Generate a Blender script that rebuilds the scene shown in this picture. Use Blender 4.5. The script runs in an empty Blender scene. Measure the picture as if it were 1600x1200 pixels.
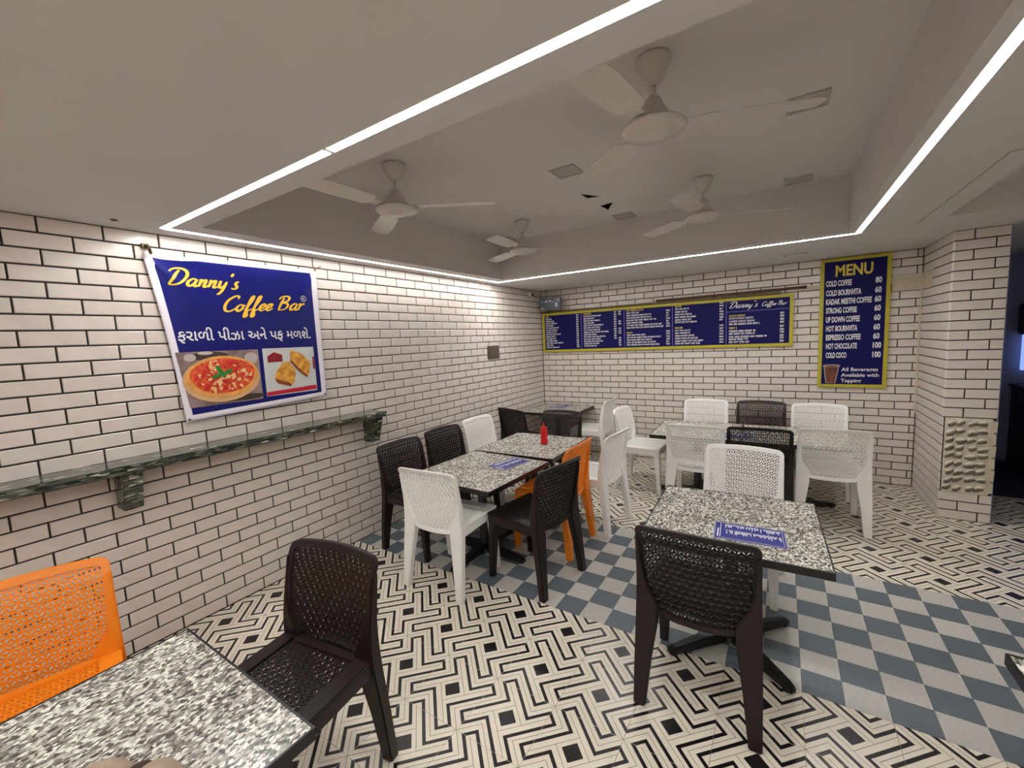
import bpy, bmesh, math, random
from math import sin, cos, pi, sqrt, radians, exp, hypot, atan2
from mathutils import Vector, Matrix
from mathutils.geometry import tessellate_polygon
rng = random.Random(7)
scene = bpy.context.scene
COL = scene.collection

# ------------------------------------------------------------------ camera
CAM_POS = Vector((2.896755, -0.07098, 1.5807825))
CF = Vector((-0.53849362, 0.83625791, -0.10342792))
CR = Vector((0.84244598, 0.53686748, -0.04536596))
CD = Vector((0.01758945, -0.11156172, -0.99360183))
FPX = 654.64
cd = bpy.data.cameras.new('camera'); cam = bpy.data.objects.new('camera', cd); COL.objects.link(cam)
cd.sensor_width = 36; cd.lens = FPX * 36 / 1600; cd.clip_start = 0.02
M = Matrix((CR, -CD, -CF)).transposed().to_4x4(); M.translation = CAM_POS
cam.matrix_world = M
scene.camera = cam

# ------------------------------------------------------------------ world + exposure
w = bpy.data.worlds.new('world'); scene.world = w; w.use_nodes = True
w.node_tree.nodes['Background'].inputs[0].default_value = (0.9, 0.95, 1, 1)
w.node_tree.nodes['Background'].inputs[1].default_value = 0.02
scene.view_settings.view_transform = 'Standard'; scene.view_settings.look = 'None'
scene.view_settings.gamma = 1; scene.view_settings.use_curve_mapping = False
scene.view_settings.exposure = 0.85
LED_POWER = 34.0

def on_screen(p):
    d = Vector(p) - CAM_POS; z = d.dot(CF)
    if z < 0.05: return None
    return 800 + FPX * d.dot(CR) / z, 600 + FPX * d.dot(CD) / z
def seen_area(pts):
    q = [on_screen(p) for p in pts]
    if any(a is None for a in q): return 0.0
    q = [(min(max(a[0], 0), 1600), min(max(a[1], 0), 1200)) for a in q]
    s = 0
    for i in range(len(q)):
        a, b = q[i], q[(i + 1) % len(q)]; s += a[0] * b[1] - b[0] * a[1]
    return abs(s) / 2

# ------------------------------------------------------------------ materials
def lin(c): return tuple(((v / 255) / 12.92 if v / 255 <= 0.04045 else ((v / 255 + 0.055) / 1.055) ** 2.4) for v in c)
MATS = {}
def mat(name, c, rough=0.5, var=0.06, scale=12.0, spec=0.5, bump=0.0, rnd=0.0, metal=0.0, stretch=None, dark=None):
    """principled material: two-tone noise around colour c (0-255), optional per-object random value"""
    if name in MATS: return MATS[name]
    m = bpy.data.materials.new(name); m.use_nodes = True
    nt = m.node_tree; N = nt.nodes; L = nt.links
    b = N['Principled BSDF']
    col = lin(c)
    tc = N.new('ShaderNodeTexCoord'); mp = N.new('ShaderNodeMapping')
    L.new(tc.outputs['Object'], mp.inputs['Vector'])
    if stretch: mp.inputs['Scale'].default_value = stretch
    nz = N.new('ShaderNodeTexNoise'); nz.inputs['Scale'].default_value = scale; nz.inputs['Detail'].default_value = 5
    L.new(mp.outputs['Vector'], nz.inputs['Vector'])
    rp = N.new('ShaderNodeValToRGB')
    rp.color_ramp.elements[0].position = 0.3; rp.color_ramp.elements[1].position = 0.7
    lo = lin(dark) if dark else tuple(v * (1 - var) for v in col); hi = tuple(min(1, v * (1 + var)) for v in col)
    rp.color_ramp.elements[0].color = (*lo, 1); rp.color_ramp.elements[1].color = (*hi, 1)
    L.new(nz.outputs['Fac'], rp.inputs['Fac'])
    out = rp.outputs['Color']
    if rnd:
        oi = N.new('ShaderNodeObjectInfo'); mr = N.new('ShaderNodeMapRange')
        mr.inputs['To Min'].default_value = 1 - rnd; mr.inputs['To Max'].default_value = 1 + rnd
        L.new(oi.outputs['Random'], mr.inputs['Value'])
        mx = N.new('ShaderNodeMix'); mx.data_type = 'RGBA'; mx.blend_type = 'MULTIPLY'; mx.inputs[0].default_value = 1
        L.new(out, mx.inputs[6]); L.new(mr.outputs['Result'], mx.inputs[7]); out = mx.outputs[2]
    L.new(out, b.inputs['Base Color'])
    b.inputs['Roughness'].default_value = rough; b.inputs['Metallic'].default_value = metal
    b.inputs['Specular IOR Level'].default_value = spec
    if bump:
        bp = N.new('ShaderNodeBump'); bp.inputs['Strength'].default_value = bump; bp.inputs['Distance'].default_value = 0.004
        L.new(nz.outputs['Fac'], bp.inputs['Height']); L.new(bp.outputs['Normal'], b.inputs['Normal'])
    MATS[name] = m; return m

def emit(name, c, strength):
    m = bpy.data.materials.new(name); m.use_nodes = True; nt = m.node_tree
    nt.nodes.remove(nt.nodes['Principled BSDF'])
    e = nt.nodes.new('ShaderNodeEmission'); e.inputs[0].default_value = (*c, 1); e.inputs[1].default_value = strength
    nt.links.new(e.outputs[0], nt.nodes['Material Output'].inputs[0]); MATS[name] = m; return m

def granite(name, tones, scale=70.0, rough=0.22, stretch=(1, 1, 1)):
    m = bpy.data.materials.new(name); m.use_nodes = True; nt = m.node_tree; N = nt.nodes; L = nt.links
    b = N['Principled BSDF']; tc = N.new('ShaderNodeTexCoord'); mp = N.new('ShaderNodeMapping'); mp.inputs['Scale'].default_value = stretch
    L.new(tc.outputs['Object'], mp.inputs['Vector'])
    n1 = N.new('ShaderNodeTexNoise'); n1.inputs['Scale'].default_value = scale * 0.6; n1.inputs['Detail'].default_value = 3
    L.new(mp.outputs['Vector'], n1.inputs['Vector'])
    mixv = N.new('ShaderNodeMix'); mixv.data_type = 'VECTOR'; mixv.inputs[0].default_value = 0.010
    L.new(mp.outputs['Vector'], mixv.inputs[4]); L.new(n1.outputs['Color'], mixv.inputs[5])
    v = N.new('ShaderNodeTexVoronoi'); v.inputs['Scale'].default_value = scale; v.inputs['Randomness'].default_value = 1
    L.new(mixv.outputs[1], v.inputs['Vector'])
    sp = N.new('ShaderNodeSeparateColor'); L.new(v.outputs['Color'], sp.inputs['Color'])
    n2 = N.new('ShaderNodeTexNoise'); n2.inputs['Scale'].default_value = 7; n2.inputs['Detail'].default_value = 2
    L.new(mp.outputs['Vector'], n2.inputs['Vector'])
    ad = N.new('ShaderNodeMath'); ad.operation = 'MULTIPLY_ADD'; ad.inputs[1].default_value = 0.5; ad.inputs[2].default_value = -0.25
    L.new(n2.outputs['Fac'], ad.inputs[0])
    sm = N.new('ShaderNodeMath'); sm.operation = 'ADD'; L.new(sp.outputs[0], sm.inputs[0]); L.new(ad.outputs[0], sm.inputs[1])
    r = N.new('ShaderNodeValToRGB'); r.color_ramp.interpolation = 'LINEAR'
    els = r.color_ramp.elements
    for i, (p, c) in enumerate(tones):
        e = els[i] if i < 2 else els.new(p)
        e.position = p; e.color = (*lin(c), 1)
    L.new(sm.outputs[0], r.inputs['Fac']); L.new(r.outputs['Color'], b.inputs['Base Color'])
    b.inputs['Roughness'].default_value = rough
    MATS[name] = m; return m

mat('brick_glaze', (222, 211, 201), 0.22, 0.05, 9, rnd=0.035)
mat('grout', (58, 47, 44), 0.9, 0.15, 60)
mat('cream_tile', (236, 226, 208), 0.32, 0.05, 14, rnd=0.02)
mat('black_tile', (24, 20, 21), 0.3, 0.2, 40)
mat('tile_line', (132, 122, 100), 0.5, 0.1, 40)
mat('check_dark', (98, 108, 116), 0.4, 0.10, 30, rnd=0.05, stretch=(1, 5, 1))
mat('check_light', (194, 191, 184), 0.4, 0.08, 26, rnd=0.04, stretch=(5, 1, 1))
mat('floor_grout', (150, 142, 128), 0.9, 0.1, 50)
mat('ceiling_paint', (214, 210, 209), 0.85, 0.02, 3)
mat('cover_paint', (182, 176, 172), 0.8, 0.02, 3)
mat('plain_wall', (200, 192, 182), 0.8, 0.03, 4)
mat('void_dark', (14, 12, 12), 0.9, 0.1, 5)
mat('white_plastic', (244, 242, 238), 0.38, 0.02, 20)
mat('brown_plastic', (33, 22, 22), 0.42, 0.06, 20, spec=0.35)
mat('orange_plastic', (244, 138, 26), 0.36, 0.03, 20)
mat('black_edge', (20, 16, 18), 0.35, 0.1, 30)
mat('cast_iron', (16, 16, 17), 0.45, 0.2, 50)
mat('steel_pipe', (70, 70, 72), 0.35, 0.05, 20, metal=0.6)
mat('fan_enamel', (214, 206, 198), 0.3, 0.02, 10)
mat('fan_shadow_gap', (60, 48, 42), 0.6, 0.05, 10)
mat('yellow_frame', (188, 176, 50), 0.45, 0.06, 8, stretch=(1, 1, 1))
mat('board_blue', (20, 18, 84), 0.5, 0.04, 4, spec=0.15)
mat('banner_blue', (20, 24, 104), 0.28, 0.04, 4, spec=0.4)
mat('banner_white', (236, 228, 238), 0.35, 0.03, 6)
mat('print_white', (228, 226, 230), 0.5, 0.03, 20)
mat('print_yellow', (240, 190, 70), 0.5, 0.05, 20)
mat('print_menu_yellow', (226, 204, 74), 0.5, 0.05, 20)
mat('print_outline', (44, 20, 60), 0.5, 0.05, 20)
mat('print_line', (120, 116, 200), 0.5, 0.03, 20)
mat('card_blue', (44, 52, 140), 0.25, 0.04, 20)
mat('laminate_edge', (150, 150, 172), 0.25, 0.04, 20)
mat('photo_table', (150, 128, 124), 0.5, 0.3, 9, dark=(92, 74, 70))
mat('photo_light', (205, 206, 202), 0.5, 0.05, 9)
mat('wood_board', (214, 170, 122), 0.5, 0.1, 14)
mat('crust', (226, 160, 84), 0.5, 0.18, 22)
mat('sauce', (214, 92, 40), 0.5, 0.3, 45, dark=(186, 40, 30))
mat('cheese', (242, 190, 130), 0.5, 0.15, 40)
mat('tomato', (200, 36, 34), 0.5, 0.2, 40)
mat('basil', (52, 120, 44), 0.5, 0.3, 40)
mat('puff', (222, 166, 66), 0.5, 0.22, 30, dark=(186, 116, 36))
mat('puff_dark', (140, 66, 26), 0.5, 0.2, 30)
mat('ketchup_print', (140, 16, 34), 0.5, 0.1, 30)
mat('red_print', (196, 22, 52), 0.5, 0.1, 30)
mat('coffee', (120, 66, 40), 0.5, 0.3, 30, dark=(70, 34, 24))
mat('cup_plastic', (190, 176, 172), 0.4, 0.1, 20)
mat('ketchup_plastic', (206, 20, 26), 0.3, 0.05, 10)
mat('brown_rod', (96, 62, 46), 0.5, 0.15, 20)
mat('olive_batten', (96, 84, 44), 0.6, 0.2, 20)
mat('switch_plate', (96, 84, 74), 0.4, 0.1, 20)
mat('monitor_shell', (96, 98, 104), 0.4, 0.1, 20)
mat('monitor_glass', (58, 62, 74), 0.15, 0.2, 14)
mat('camera_black', (22, 22, 24), 0.4, 0.1, 20)
mat('plaster', (206, 194, 170), 0.85, 0.10, 14, bump=0.3)
mat('cement_mark', (108, 99, 86), 0.9, 0.15, 30)  # dark grey painted for the shade inside the trowel hollows
mat('cement_dab', (226, 217, 200), 0.8, 0.12, 18, bump=0.5)
mat('cement_back', (218, 207, 188), 0.9, 0.15, 18, bump=0.5)
mat('passage_blue', (124, 128, 164), 0.7, 0.06, 3)
mat('navy_floor', (34, 38, 62), 0.6, 0.2, 9)  # dimness of the passage put into the floor colour
mat('cabinet_dark', (16, 17, 24), 0.4, 0.1, 10)
mat('beige_cloth', (168, 148, 128), 0.9, 0.12, 20, bump=0.3)
mat('brown_cloth', (70, 54, 46), 0.9, 0.12, 20)
mat('hook_metal', (84, 72, 40), 0.4, 0.2, 60, metal=0.5)
granite('table_granite', ((0.06, (70, 68, 64)), (0.26, (116, 113, 106)), (0.50, (158, 154, 144)), (0.66, (190, 186, 174)), (0.90, (240, 237, 226))), 125, 0.2, (1.25, 0.8, 1))
granite('shelf_granite', ((0.15, (40, 45, 40)), (0.5, (70, 76, 68)), (0.80, (96, 100, 90)), (0.95, (124, 126, 114)), (1.0, (216, 212, 200))), 24, 0.14, (3, 1, 5))
emit('screen_blue', (0.16, 0.24, 0.50), 1.1)
for nm, k in (('led_glow', 1.0), ('led_glow_left', 0.55), ('led_glow_back', 1.45), ('led_glow_right', 0.75)): emit(nm, (1.0, 0.985, 0.97), LED_POWER * k)

# ------------------------------------------------------------------ mesh helpers
class MB:
    def __init__(s): s.v = []; s.f = []; s.m = []
    def poly(s, pts, m=0):
        i = len(s.v); s.v += [tuple(p) for p in pts]; s.f.append(tuple(range(i, i + len(pts)))); s.m.append(m)
    def raw(s, verts, faces, m=0):
        i = len(s.v); s.v += [tuple(p) for p in verts]
        for f in faces: s.f.append(tuple(i + k for k in f)); s.m.append(m)
    def box(s, x0, x1, y0, y1, z0, z1, m=0): s.hexa([(x0, y0, z0), (x1, y0, z0), (x1, y1, z0), (x0, y1, z0), (x0, y0, z1), (x1, y0, z1), (x1, y1, z1), (x0, y1, z1)], m)
    def hexa(s, p, m=0): s.raw(p, [(3, 2, 1, 0), (4, 5, 6, 7), (0, 1, 5, 4), (1, 2, 6, 5), (2, 3, 7, 6), (3, 0, 4, 7)], m)
    def loft(s, rings, m=0, cap=True):
        i = len(s.v); n = len(rings[0])
        for r in rings: s.v += [tuple(p) for p in r]
        for k in range(len(rings) - 1):
            for j in range(n):
                a = i + k * n + j; b = i + k * n + (j + 1) % n
                s.f.append((a, b, b + n, a + n)); s.m.append(m)
        if cap:
            s.f.append(tuple(i + j for j in reversed(range(n)))); s.m.append(m)
            e = i + (len(rings) - 1) * n; s.f.append(tuple(e + j for j in range(n))); s.m.append(m)
    def lathe(s, prof, n=24, c=(0, 0, 0), m=0, cap=True):
        s.loft([[(c[0] + r * cos(2 * pi * j / n), c[1] + r * sin(2 * pi * j / n), c[2] + z) for j in range(n)] for r, z in prof], m, cap)
    def tube(s, path, r, n=8, m=0):
        rings = []
        P = [Vector(p) for p in path]
        for k, p in enumerate(P):
            d = (P[min(k + 1, len(P) - 1)] - P[max(k - 1, 0)]).normalized()
            a = d.orthogonal().normalized() if k == 0 else (a - d * a.dot(d)).normalized()
            b = d.cross(a)
            rings.append([p + r * (a * cos(2 * pi * j / n) + b * sin(2 * pi * j / n)) for j in range(n)])
        s.loft(rings, m)
    def mesh(s, name, mats, smooth=False, bevel=0.0, recalc=True):
        me = bpy.data.meshes.new(name); me.from_pydata(s.v, [], s.f)
        for mm in mats: me.materials.append(MATS[mm] if mm else None)
        me.polygons.foreach_set('material_index', s.m)
        if recalc or bevel:
            b = bmesh.new(); b.from_mesh(me)
            if bevel:
                bmesh.ops.remove_doubles(b, verts=b.verts, dist=1e-5)
                bmesh.ops.recalc_face_normals(b, faces=b.faces)
                ed = [e for e in b.edges if len(e.link_faces) == 2 and e.calc_face_angle(0) > 0.6]
                bmesh.ops.bevel(b, geom=ed, offset=bevel, segments=2, affect='EDGES', clamp_overlap=True)
            else: bmesh.ops.recalc_face_normals(b, faces=b.faces)
            b.to_mesh(me); b.free()
        if smooth: me.polygons.foreach_set('use_smooth', [True] * len(me.polygons))
        me.update(); return me
    def build(s, name, mats, parent=None, **k):
        return link(name, s.mesh(name, mats if isinstance(mats, (list, tuple)) else [mats], **k), parent)
def link(name, me, parent=None, loc=None, rz=None):
    o = bpy.data.objects.new(name, me); COL.objects.link(o)
    if parent: o.parent = parent
    if loc: o.location = loc
    if rz is not None: o.rotation_euler = (0, 0, rz)
    return o
def tag(o, label=None, cat=None, group=None, kind=None):
    if label: o['label'] = label
    if cat: o['category'] = cat
    if group: o['group'] = group
    if kind: o['kind'] = kind
    return o
def thing(name, label, cat, loc=(0, 0, 0), rz=0, group=None):
    o = bpy.data.objects.new(name, None); COL.objects.link(o); o.location = loc; o.rotation_euler = (0, 0, rz)
    o.empty_display_size = 0.1
    return tag(o, label, cat, group)
def struct(o): o['kind'] = 'structure'; return o
def dup(root, name=None):
    r = root.copy(); COL.objects.link(r)
    for ch in list(root.children):
        c = ch.copy(); COL.objects.link(c); c.parent = r
        for g in list(ch.children):
            d = g.copy(); COL.objects.link(d); d.parent = c
    return r
def recolor(root, m):
    for ch in root.children:
        ch.material_slots[0].link = 'OBJECT'; ch.material_slots[0].material = MATS[m]

# ------------------------------------------------------------------ room sizes (metres)
ROW = 0.075; BRK = 0.22683; H = 2.25
DEPTH = 5.29; RET_X = 3.988; PIL_Y = 4.504; PIL_X1 = 4.288; PASS_Y = 6.67; FRONT_Y = -2.6; RIGHT_X = 5.9
REC = 2.64                                   # raised ceiling inside the tray
RX0, RX1, RY0, RY1 = 0.30, 3.30, 1.0, 3.865  # tray opening
SX0, SX1, SY0, SY1 = 3.79, 4.9, 2.65, 3.83   # second, shallower tray

# ------------------------------------------------------------------ floor and its tiles
fl = MB(); fl.box(-0.05, RIGHT_X, FRONT_Y, PASS_Y, -0.12, -0.006)
floor = struct(fl.build('floor', 'floor_grout'))
T = 0.30; Y0T = 1.988
def clip_square(poly, h):
    for ax, sg in ((0, 1), (0, -1), (1, 1), (1, -1)):
        out = []
        for i in range(len(poly)):
            a, b = poly[i], poly[(i + 1) % len(poly)]
            da, db = h - sg * a[ax], h - sg * b[ax]
            if da >= 0: out.append(a)
            if (da >= 0) != (db >= 0):
                t = da / (da - db); out.append((a[0] + t * (b[0] - a[0]), a[1] + t * (b[1] - a[1])))
        poly = out
        if len(poly) < 3: return None
    return poly
def pattern_tile():
    b = MB(); h = T / 2 - 0.0008
    b.box(-h, h, -h, h, -0.007, 0.0, 0)
    loop = [(-183, 26), (-81, 26), (-81, -183), (-26, -183), (-26, -82), (183, -82), (183, -26), (81, -26), (81, 183), (26, 183), (26, 82), (-183, 82)]
    def bar(a, c, hw, ext, du, dv, m):
        d = (c[0] - a[0], c[1] - a[1]); l = hypot(*d); d = (d[0] / l, d[1] / l); n = (-d[1], d[0])
        s0 = (a[0] - d[0] * ext, a[1] - d[1] * ext); s1 = (c[0] - d[0] * ext, c[1] - d[1] * ext)
        q = [(s0[0] + n[0] * hw, s0[1] + n[1] * hw), (s0[0] - n[0] * hw, s0[1] - n[1] * hw), (s1[0] - n[0] * hw, s1[1] - n[1] * hw), (s1[0] + n[0] * hw, s1[1] + n[1] * hw)]
        add(q, du, dv, m)
    def add(q, du, dv, m):
        xy = [((u + du - v - dv) / sqrt(2) / 1000, (u + du + v + dv) / sqrt(2) / 1000) for u, v in q]
        p = clip_square(xy, h)
        if p: b.poly([(x, y, 0.0003) for x, y in p], m)
    R90 = lambda p: (-p[1], p[0])
    for i in range(-1, 2):
        for j in range(-1, 2):
            du, dv = 212.13 * (i + j), 212.13 * (i - j)
            for k in range(12): bar(loop[k], loop[(k + 1) % 12], 7.2, 7.2, du, dv, 1)
            add([(-32, -32), (32, -32), (32, 32), (-32, 32)], du, dv, 1)
            l1 = [(-50, 50), (-50, -165)]; l2 = [(-211, 0), (-106, 0), (-106, -212), (0, -212)]
            for r in range(4):
                bar(l1[0], l1[1], 1.1, 0, du, dv, 2)
                for k in range(3): bar(l2[k], l2[k + 1], 1.0, 0, du, dv, 2)
                l1 = [R90(p) for p in l1]; l2 = [R90(p) for p in l2]
    return b
ptile = pattern_tile()
pt_me = ptile.mesh('patterned_tile', ['cream_tile', 'black_tile', 'tile_line'])
def check_mesh(dark):
    b = MB(); h = 0.075 - 0.0006
    b.box(-h, h, -h, h, -0.007, 0.0, 0)
    if dark:
        for k in range(8):
            y = -h + 0.009 + k * 0.0182
            b.hexa([(-h, y, 0), (h, y, 0), (h, y + 0.011, 0), (-h, y + 0.011, 0), (-h, y + 0.002, 0.0012), (h, y + 0.002, 0.0012), (h, y + 0.009, 0.0012), (-h, y + 0.009, 0.0012)], 0)
    return b.mesh('dark_check_tile' if dark else 'light_check_tile', ['check_dark' if dark else 'check_light'])
ck_d, ck_l = check_mesh(True), check_mesh(False)
pt_list = []
nx = int((RIGHT_X - 0.0) / T) + 1
for i in range(0, nx):
    for j in range(-16, 16):
        x = 0.002 + (i + 0.5) * T; y = Y0T + (j + 0.5) * T
        if y > PASS_Y or y < FRONT_Y or x > RIGHT_X or 0 <= j < 4: continue
        if y > DEPTH and x < 4.2: continue
        if y > 5.3: continue
        h = T / 2
        pt_list.append((seen_area([(x - h, y - h, 0), (x + h, y - h, 0), (x + h, y + h, 0), (x - h, y + h, 0)]), x, y))
pt_list.sort(key=lambda a: -a[0])
rest = MB()
for k, (a, x, y) in enumerate(pt_list):
    if k < 300 and a > 20: link('patterned_tile', pt_me, floor, (x, y, 0))
    else:
        n = len(rest.v); rest.v += [(p[0] + x, p[1] + y, p[2]) for p in ptile.v]
        rest.f += [tuple(q + n for q in f) for f in ptile.f]; rest.m += ptile.m
tag(rest.build('patterned_tile_field', ['cream_tile', 'black_tile', 'tile_line'], floor), kind='stuff')
ck = []
for i in range(int(RIGHT_X / 0.15)):
    for j in range(8):
        x = 0.002 + (i + 0.5) * 0.15; y = Y0T + (j + 0.5) * 0.15
        link('dark_check_tile' if (i + j) % 2 == 0 else 'light_check_tile', ck_d if (i + j) % 2 == 0 else ck_l, floor, (x, y, 0))

b = MB(); b.box(PIL_X1, RIGHT_X, 5.29, PASS_Y, -0.006, 0.002); b.build('dark_passage_floor', 'navy_floor', floor)  # navy slab paints the passage shade in place of patterned tiles

# ------------------------------------------------------------------ brick walls
BRICK_CACHE = {}
def brick_verts(wd, hg, dirv, nrm):
    """a glazed tile brick: back at -6 mm, face at 0, chamfered rim; dirv = along the wall, nrm = outwards"""
    g = 0.0042; c = 0.0030; d = 0.008
    a0, a1, z0, z1 = -wd / 2 + g, wd / 2 - g, -hg / 2 + g, hg / 2 - g
    pts = []
    for (q0, q1, r0, r1, n) in ((a0, a1, z0, z1, -d), (a0, a1, z0, z1, -0.0022), (a0 + c, a1 - c, z0 + c, z1 - c, 0.0)):
        for a, z in ((q0, r0), (q1, r0), (q1, r1), (q0, r1)):
            pts.append((dirv[0] * a + nrm[0] * n, dirv[1] * a + nrm[1] * n, z))
    fc = [(8, 9, 10, 11)]
    for k in range(4):
        l = (k + 1) % 4
        fc += [(k, l, 4 + l, 4 + k), (4 + k, 4 + l, 8 + l, 8 + k)]
    return pts, fc
def lay_bricks(parent, org, dirv, nrm, length, phase_odd, skip=None, start=0.0, rows=30, BRK=BRK):
    items = []
    for r in range(1, rows + 1):
        ph = phase_odd if r % 2 else phase_odd + BRK / 2
        zc = H - (r - 0.5) * ROW
        k = math.floor((start - ph) / BRK); a = ph + k * BRK
        while a < length - 0.004:
            a0, a1 = max(a, start), min(a + BRK, length)
            if a1 - a0 > 0.012:
                ac = (a0 + a1) / 2
                if not (skip and skip(ac, zc)):
                    P = lambda t, z: (org[0] + dirv[0] * t, org[1] + dirv[1] * t, z)
                    ar = seen_area([P(a0, zc - ROW / 2), P(a1, zc - ROW / 2), P(a1, zc + ROW / 2), P(a0, zc + ROW / 2)])
                    items.append((ar, round(a1 - a0, 3), P(ac, zc)))
            a += BRK
    items.sort(key=lambda t: -t[0])
    rest = MB()
    for n, (ar, wd, loc) in enumerate(items):
        if n < 300 and ar > 15:
            key = (wd, tuple(dirv))
            if key not in BRICK_CACHE:
                b = MB(); b.raw(*brick_verts(wd, ROW, dirv, nrm)); BRICK_CACHE[key] = b.mesh('brick', ['brick_glaze'])
            link('brick', BRICK_CACHE[key], parent, loc)
        else:
            v, f = brick_verts(wd, ROW, dirv, nrm)
            rest.raw([(p[0] + loc[0], p[1] + loc[1], p[2] + loc[2]) for p in v], f)
    if rest.v: tag(rest.build('brick_rows', 'brick_glaze', parent), kind='stuff')

wl = MB(); wl.box(-0.12, -0.0075, FRONT_Y, DEPTH + 0.1, -0.05, 2.9)
wall_left = struct(wl.build('wall_left', 'grout'))
lay_bricks(wall_left, (0, 0), (0, 1), (1, 0), DEPTH, 0.2215, start=-2.4)
wb = MB(); wb.box(-0.1, RET_X + 0.1, DEPTH + 0.0075, DEPTH + 0.12, -0.05, 2.9)
wall_back = struct(wb.build('wall_back', 'grout'))
lay_bricks(wall_back, (0, DEPTH), (1, 0), (0, -1), RET_X, 0.2061 + BRK / 2, skip=lambda a, z: (a > 3.775 and 1.875 < z < 2.03))
wp = MB(); wp.box(RET_X + 0.0075, PIL_X1 - 0.006, PIL_Y + 0.0075, PASS_Y, -0.05, 2.9)
wall_right = struct(wp.build('wall_right', 'grout'))
lay_bricks(wall_right, (RET_X, 0), (0, 1), (-1, 0), DEPTH, PIL_Y, start=PIL_Y, BRK=1.36, skip=lambda a, z: (1.875 < z < 2.03 and a > 5.0))
PX = 4.101 - BRK
lay_bricks(wall_right, (0, PIL_Y), (1, 0), (0, -1), PIL_X1, PX, start=RET_X, skip=lambda a, z: 0.225 < z < 0.825)
sd = MB(); sd.box(PIL_X1 - 0.006, PIL_X1, PIL_Y + 0.002, PASS_Y, 0.0, H)
sd.build('plaster_side', 'passage_blue', wall_right)
# plaster where tiles are missing near the top of the corner
pp = MB()
pp.hexa([(3.776, DEPTH - 0.0005, 1.876), (RET_X, DEPTH - 0.0005, 1.876), (RET_X, DEPTH + 0.006, 1.876), (3.776, DEPTH + 0.006, 1.876), (3.776, DEPTH - 0.0005, 2.028), (RET_X, DEPTH - 0.0005, 2.028), (RET_X, DEPTH + 0.006, 2.028), (3.776, DEPTH + 0.006, 2.028)])
pp.build('plaster_patch', 'plaster', wall_back)
pq = MB(); pq.box(RET_X - 0.0005, RET_X + 0.006, 5.0, DEPTH, 1.876, 2.028)
pq.box(RET_X - 0.012, RET_X - 0.0005, DEPTH - 0.016, DEPTH - 0.001, 0.72, 1.88)
pq.build('plaster_patch', 'plaster', wall_right)
pr_ = MB(); pr_.box(3.03, 3.222, DEPTH - 0.003, DEPTH + 0.002, 1.955, 2.0); pr_.build('plaster_patch', 'plaster', wall_back)
# bare patch on the pillar with trowelled cement dabs
pb = MB(); pb.box(4.004, 4.262, PIL_Y + 0.002, PIL_Y + 0.02, 0.222, 0.822)
pb.build('bare_patch', 'cement_back', wall_right)
prn = random.Random(3)
for r in range(9):
    for c in range(4):
        x = 4.035 + c * 0.060 + prn.uniform(-0.008, 0.008); z = 0.262 + r * 0.064 + prn.uniform(-0.01, 0.01)
        a = radians(34 - 7 * c + prn.uniform(-12, 12)); l = prn.uniform(0.020, 0.030); wv = prn.uniform(0.008, 0.013)
        for nm, mt, dz, sc0, dp0 in (('cement_dab', 'cement_dab', 0.014, 1.2, -0.007), ('trowel_mark', 'cement_mark', -0.006, 1.25, -0.0105)):  # dark piece beside each dab paints the shade of a hollow
            db = MB(); rings = []
            for (sc, dp) in ((sc0, 0.004), (sc0 * 0.9, dp0 * 0.7), (sc0 * 0.6, dp0)):
                ring = []
                for k in range(12):
                    t = 2 * pi * k / 12; rr = 1 + 0.16 * sin(3 * t + r + c)
                    u, v = l * sc * rr * cos(t), wv * sc * rr * sin(t)
                    ring.append((min(max(x + u * cos(a) - v * sin(a), 4.006), 4.25), PIL_Y + dp, min(max(z + dz + u * sin(a) + v * cos(a), 0.226), 0.818)))
                rings.append(ring)
            db.loft(rings); db.build(nm, mt, wall_right, smooth=True)
eg = MB()
for k in range(6):
    z = 0.235 + k * 0.095; eg.hexa([(4.25, PIL_Y - 0.004, z), (4.285, PIL_Y - 0.002, z + 0.01), (4.285, PIL_Y + 0.05, z), (4.25, PIL_Y + 0.05, z), (4.252, PIL_Y - 0.004, z + 0.1), (4.283 + 0.006 * (k % 2), PIL_Y - 0.002, z + 0.09), (4.285, PIL_Y + 0.05, z + 0.1), (4.25, PIL_Y + 0.05, z + 0.1)])
eg.build('broken_edge', 'plaster', wall_right)

# rest of the shell, behind the camera and in the passage
b = MB(); b.box(-0.1, RIGHT_X, FRONT_Y - 0.1, FRONT_Y, -0.05, 2.9); struct(b.build('wall_front', 'plain_wall'))
b = MB(); b.box(RIGHT_X, RIGHT_X + 0.1, FRONT_Y, PASS_Y, -0.05, 2.9); struct(b.build('wall_side', 'plain_wall'))
b = MB(); b.box(PIL_X1, RIGHT_X, PASS_Y, PASS_Y + 0.1, -0.05, 2.9); struct(b.build('wall_passage', 'passage_blue'))

# ------------------------------------------------------------------ ceiling with two trays
cb = MB()
xs = [-0.1, RX0, RX1, SX0, SX1, RIGHT_X + 0.1]; ys = [FRONT_Y, RY0, SY0, SY1, RY1, PASS_Y]
for i in range(5):
    for j in range(5):
        xc, yc = (xs[i] + xs[i + 1]) / 2, (ys[j] + ys[j + 1]) / 2
        if RX0 < xc < RX1 and RY0 < yc < RY1: continue
        if SX0 < xc < SX1 and SY0 < yc < SY1: continue
        cb.poly([(xs[i], ys[j], H), (xs[i], ys[j + 1], H), (xs[i + 1], ys[j + 1], H), (xs[i + 1], ys[j], H)])
def tray(x0, x1, y0, y1, z):
    for a, c in (((x0, y0), (x1, y0)), ((x1, y0), (x1, y1)), ((x1, y1), (x0, y1)), ((x0, y1), (x0, y0))):
        cb.poly([(a[0], a[1], H), (c[0], c[1], H), (c[0], c[1], z), (a[0], a[1], z)])
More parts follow.
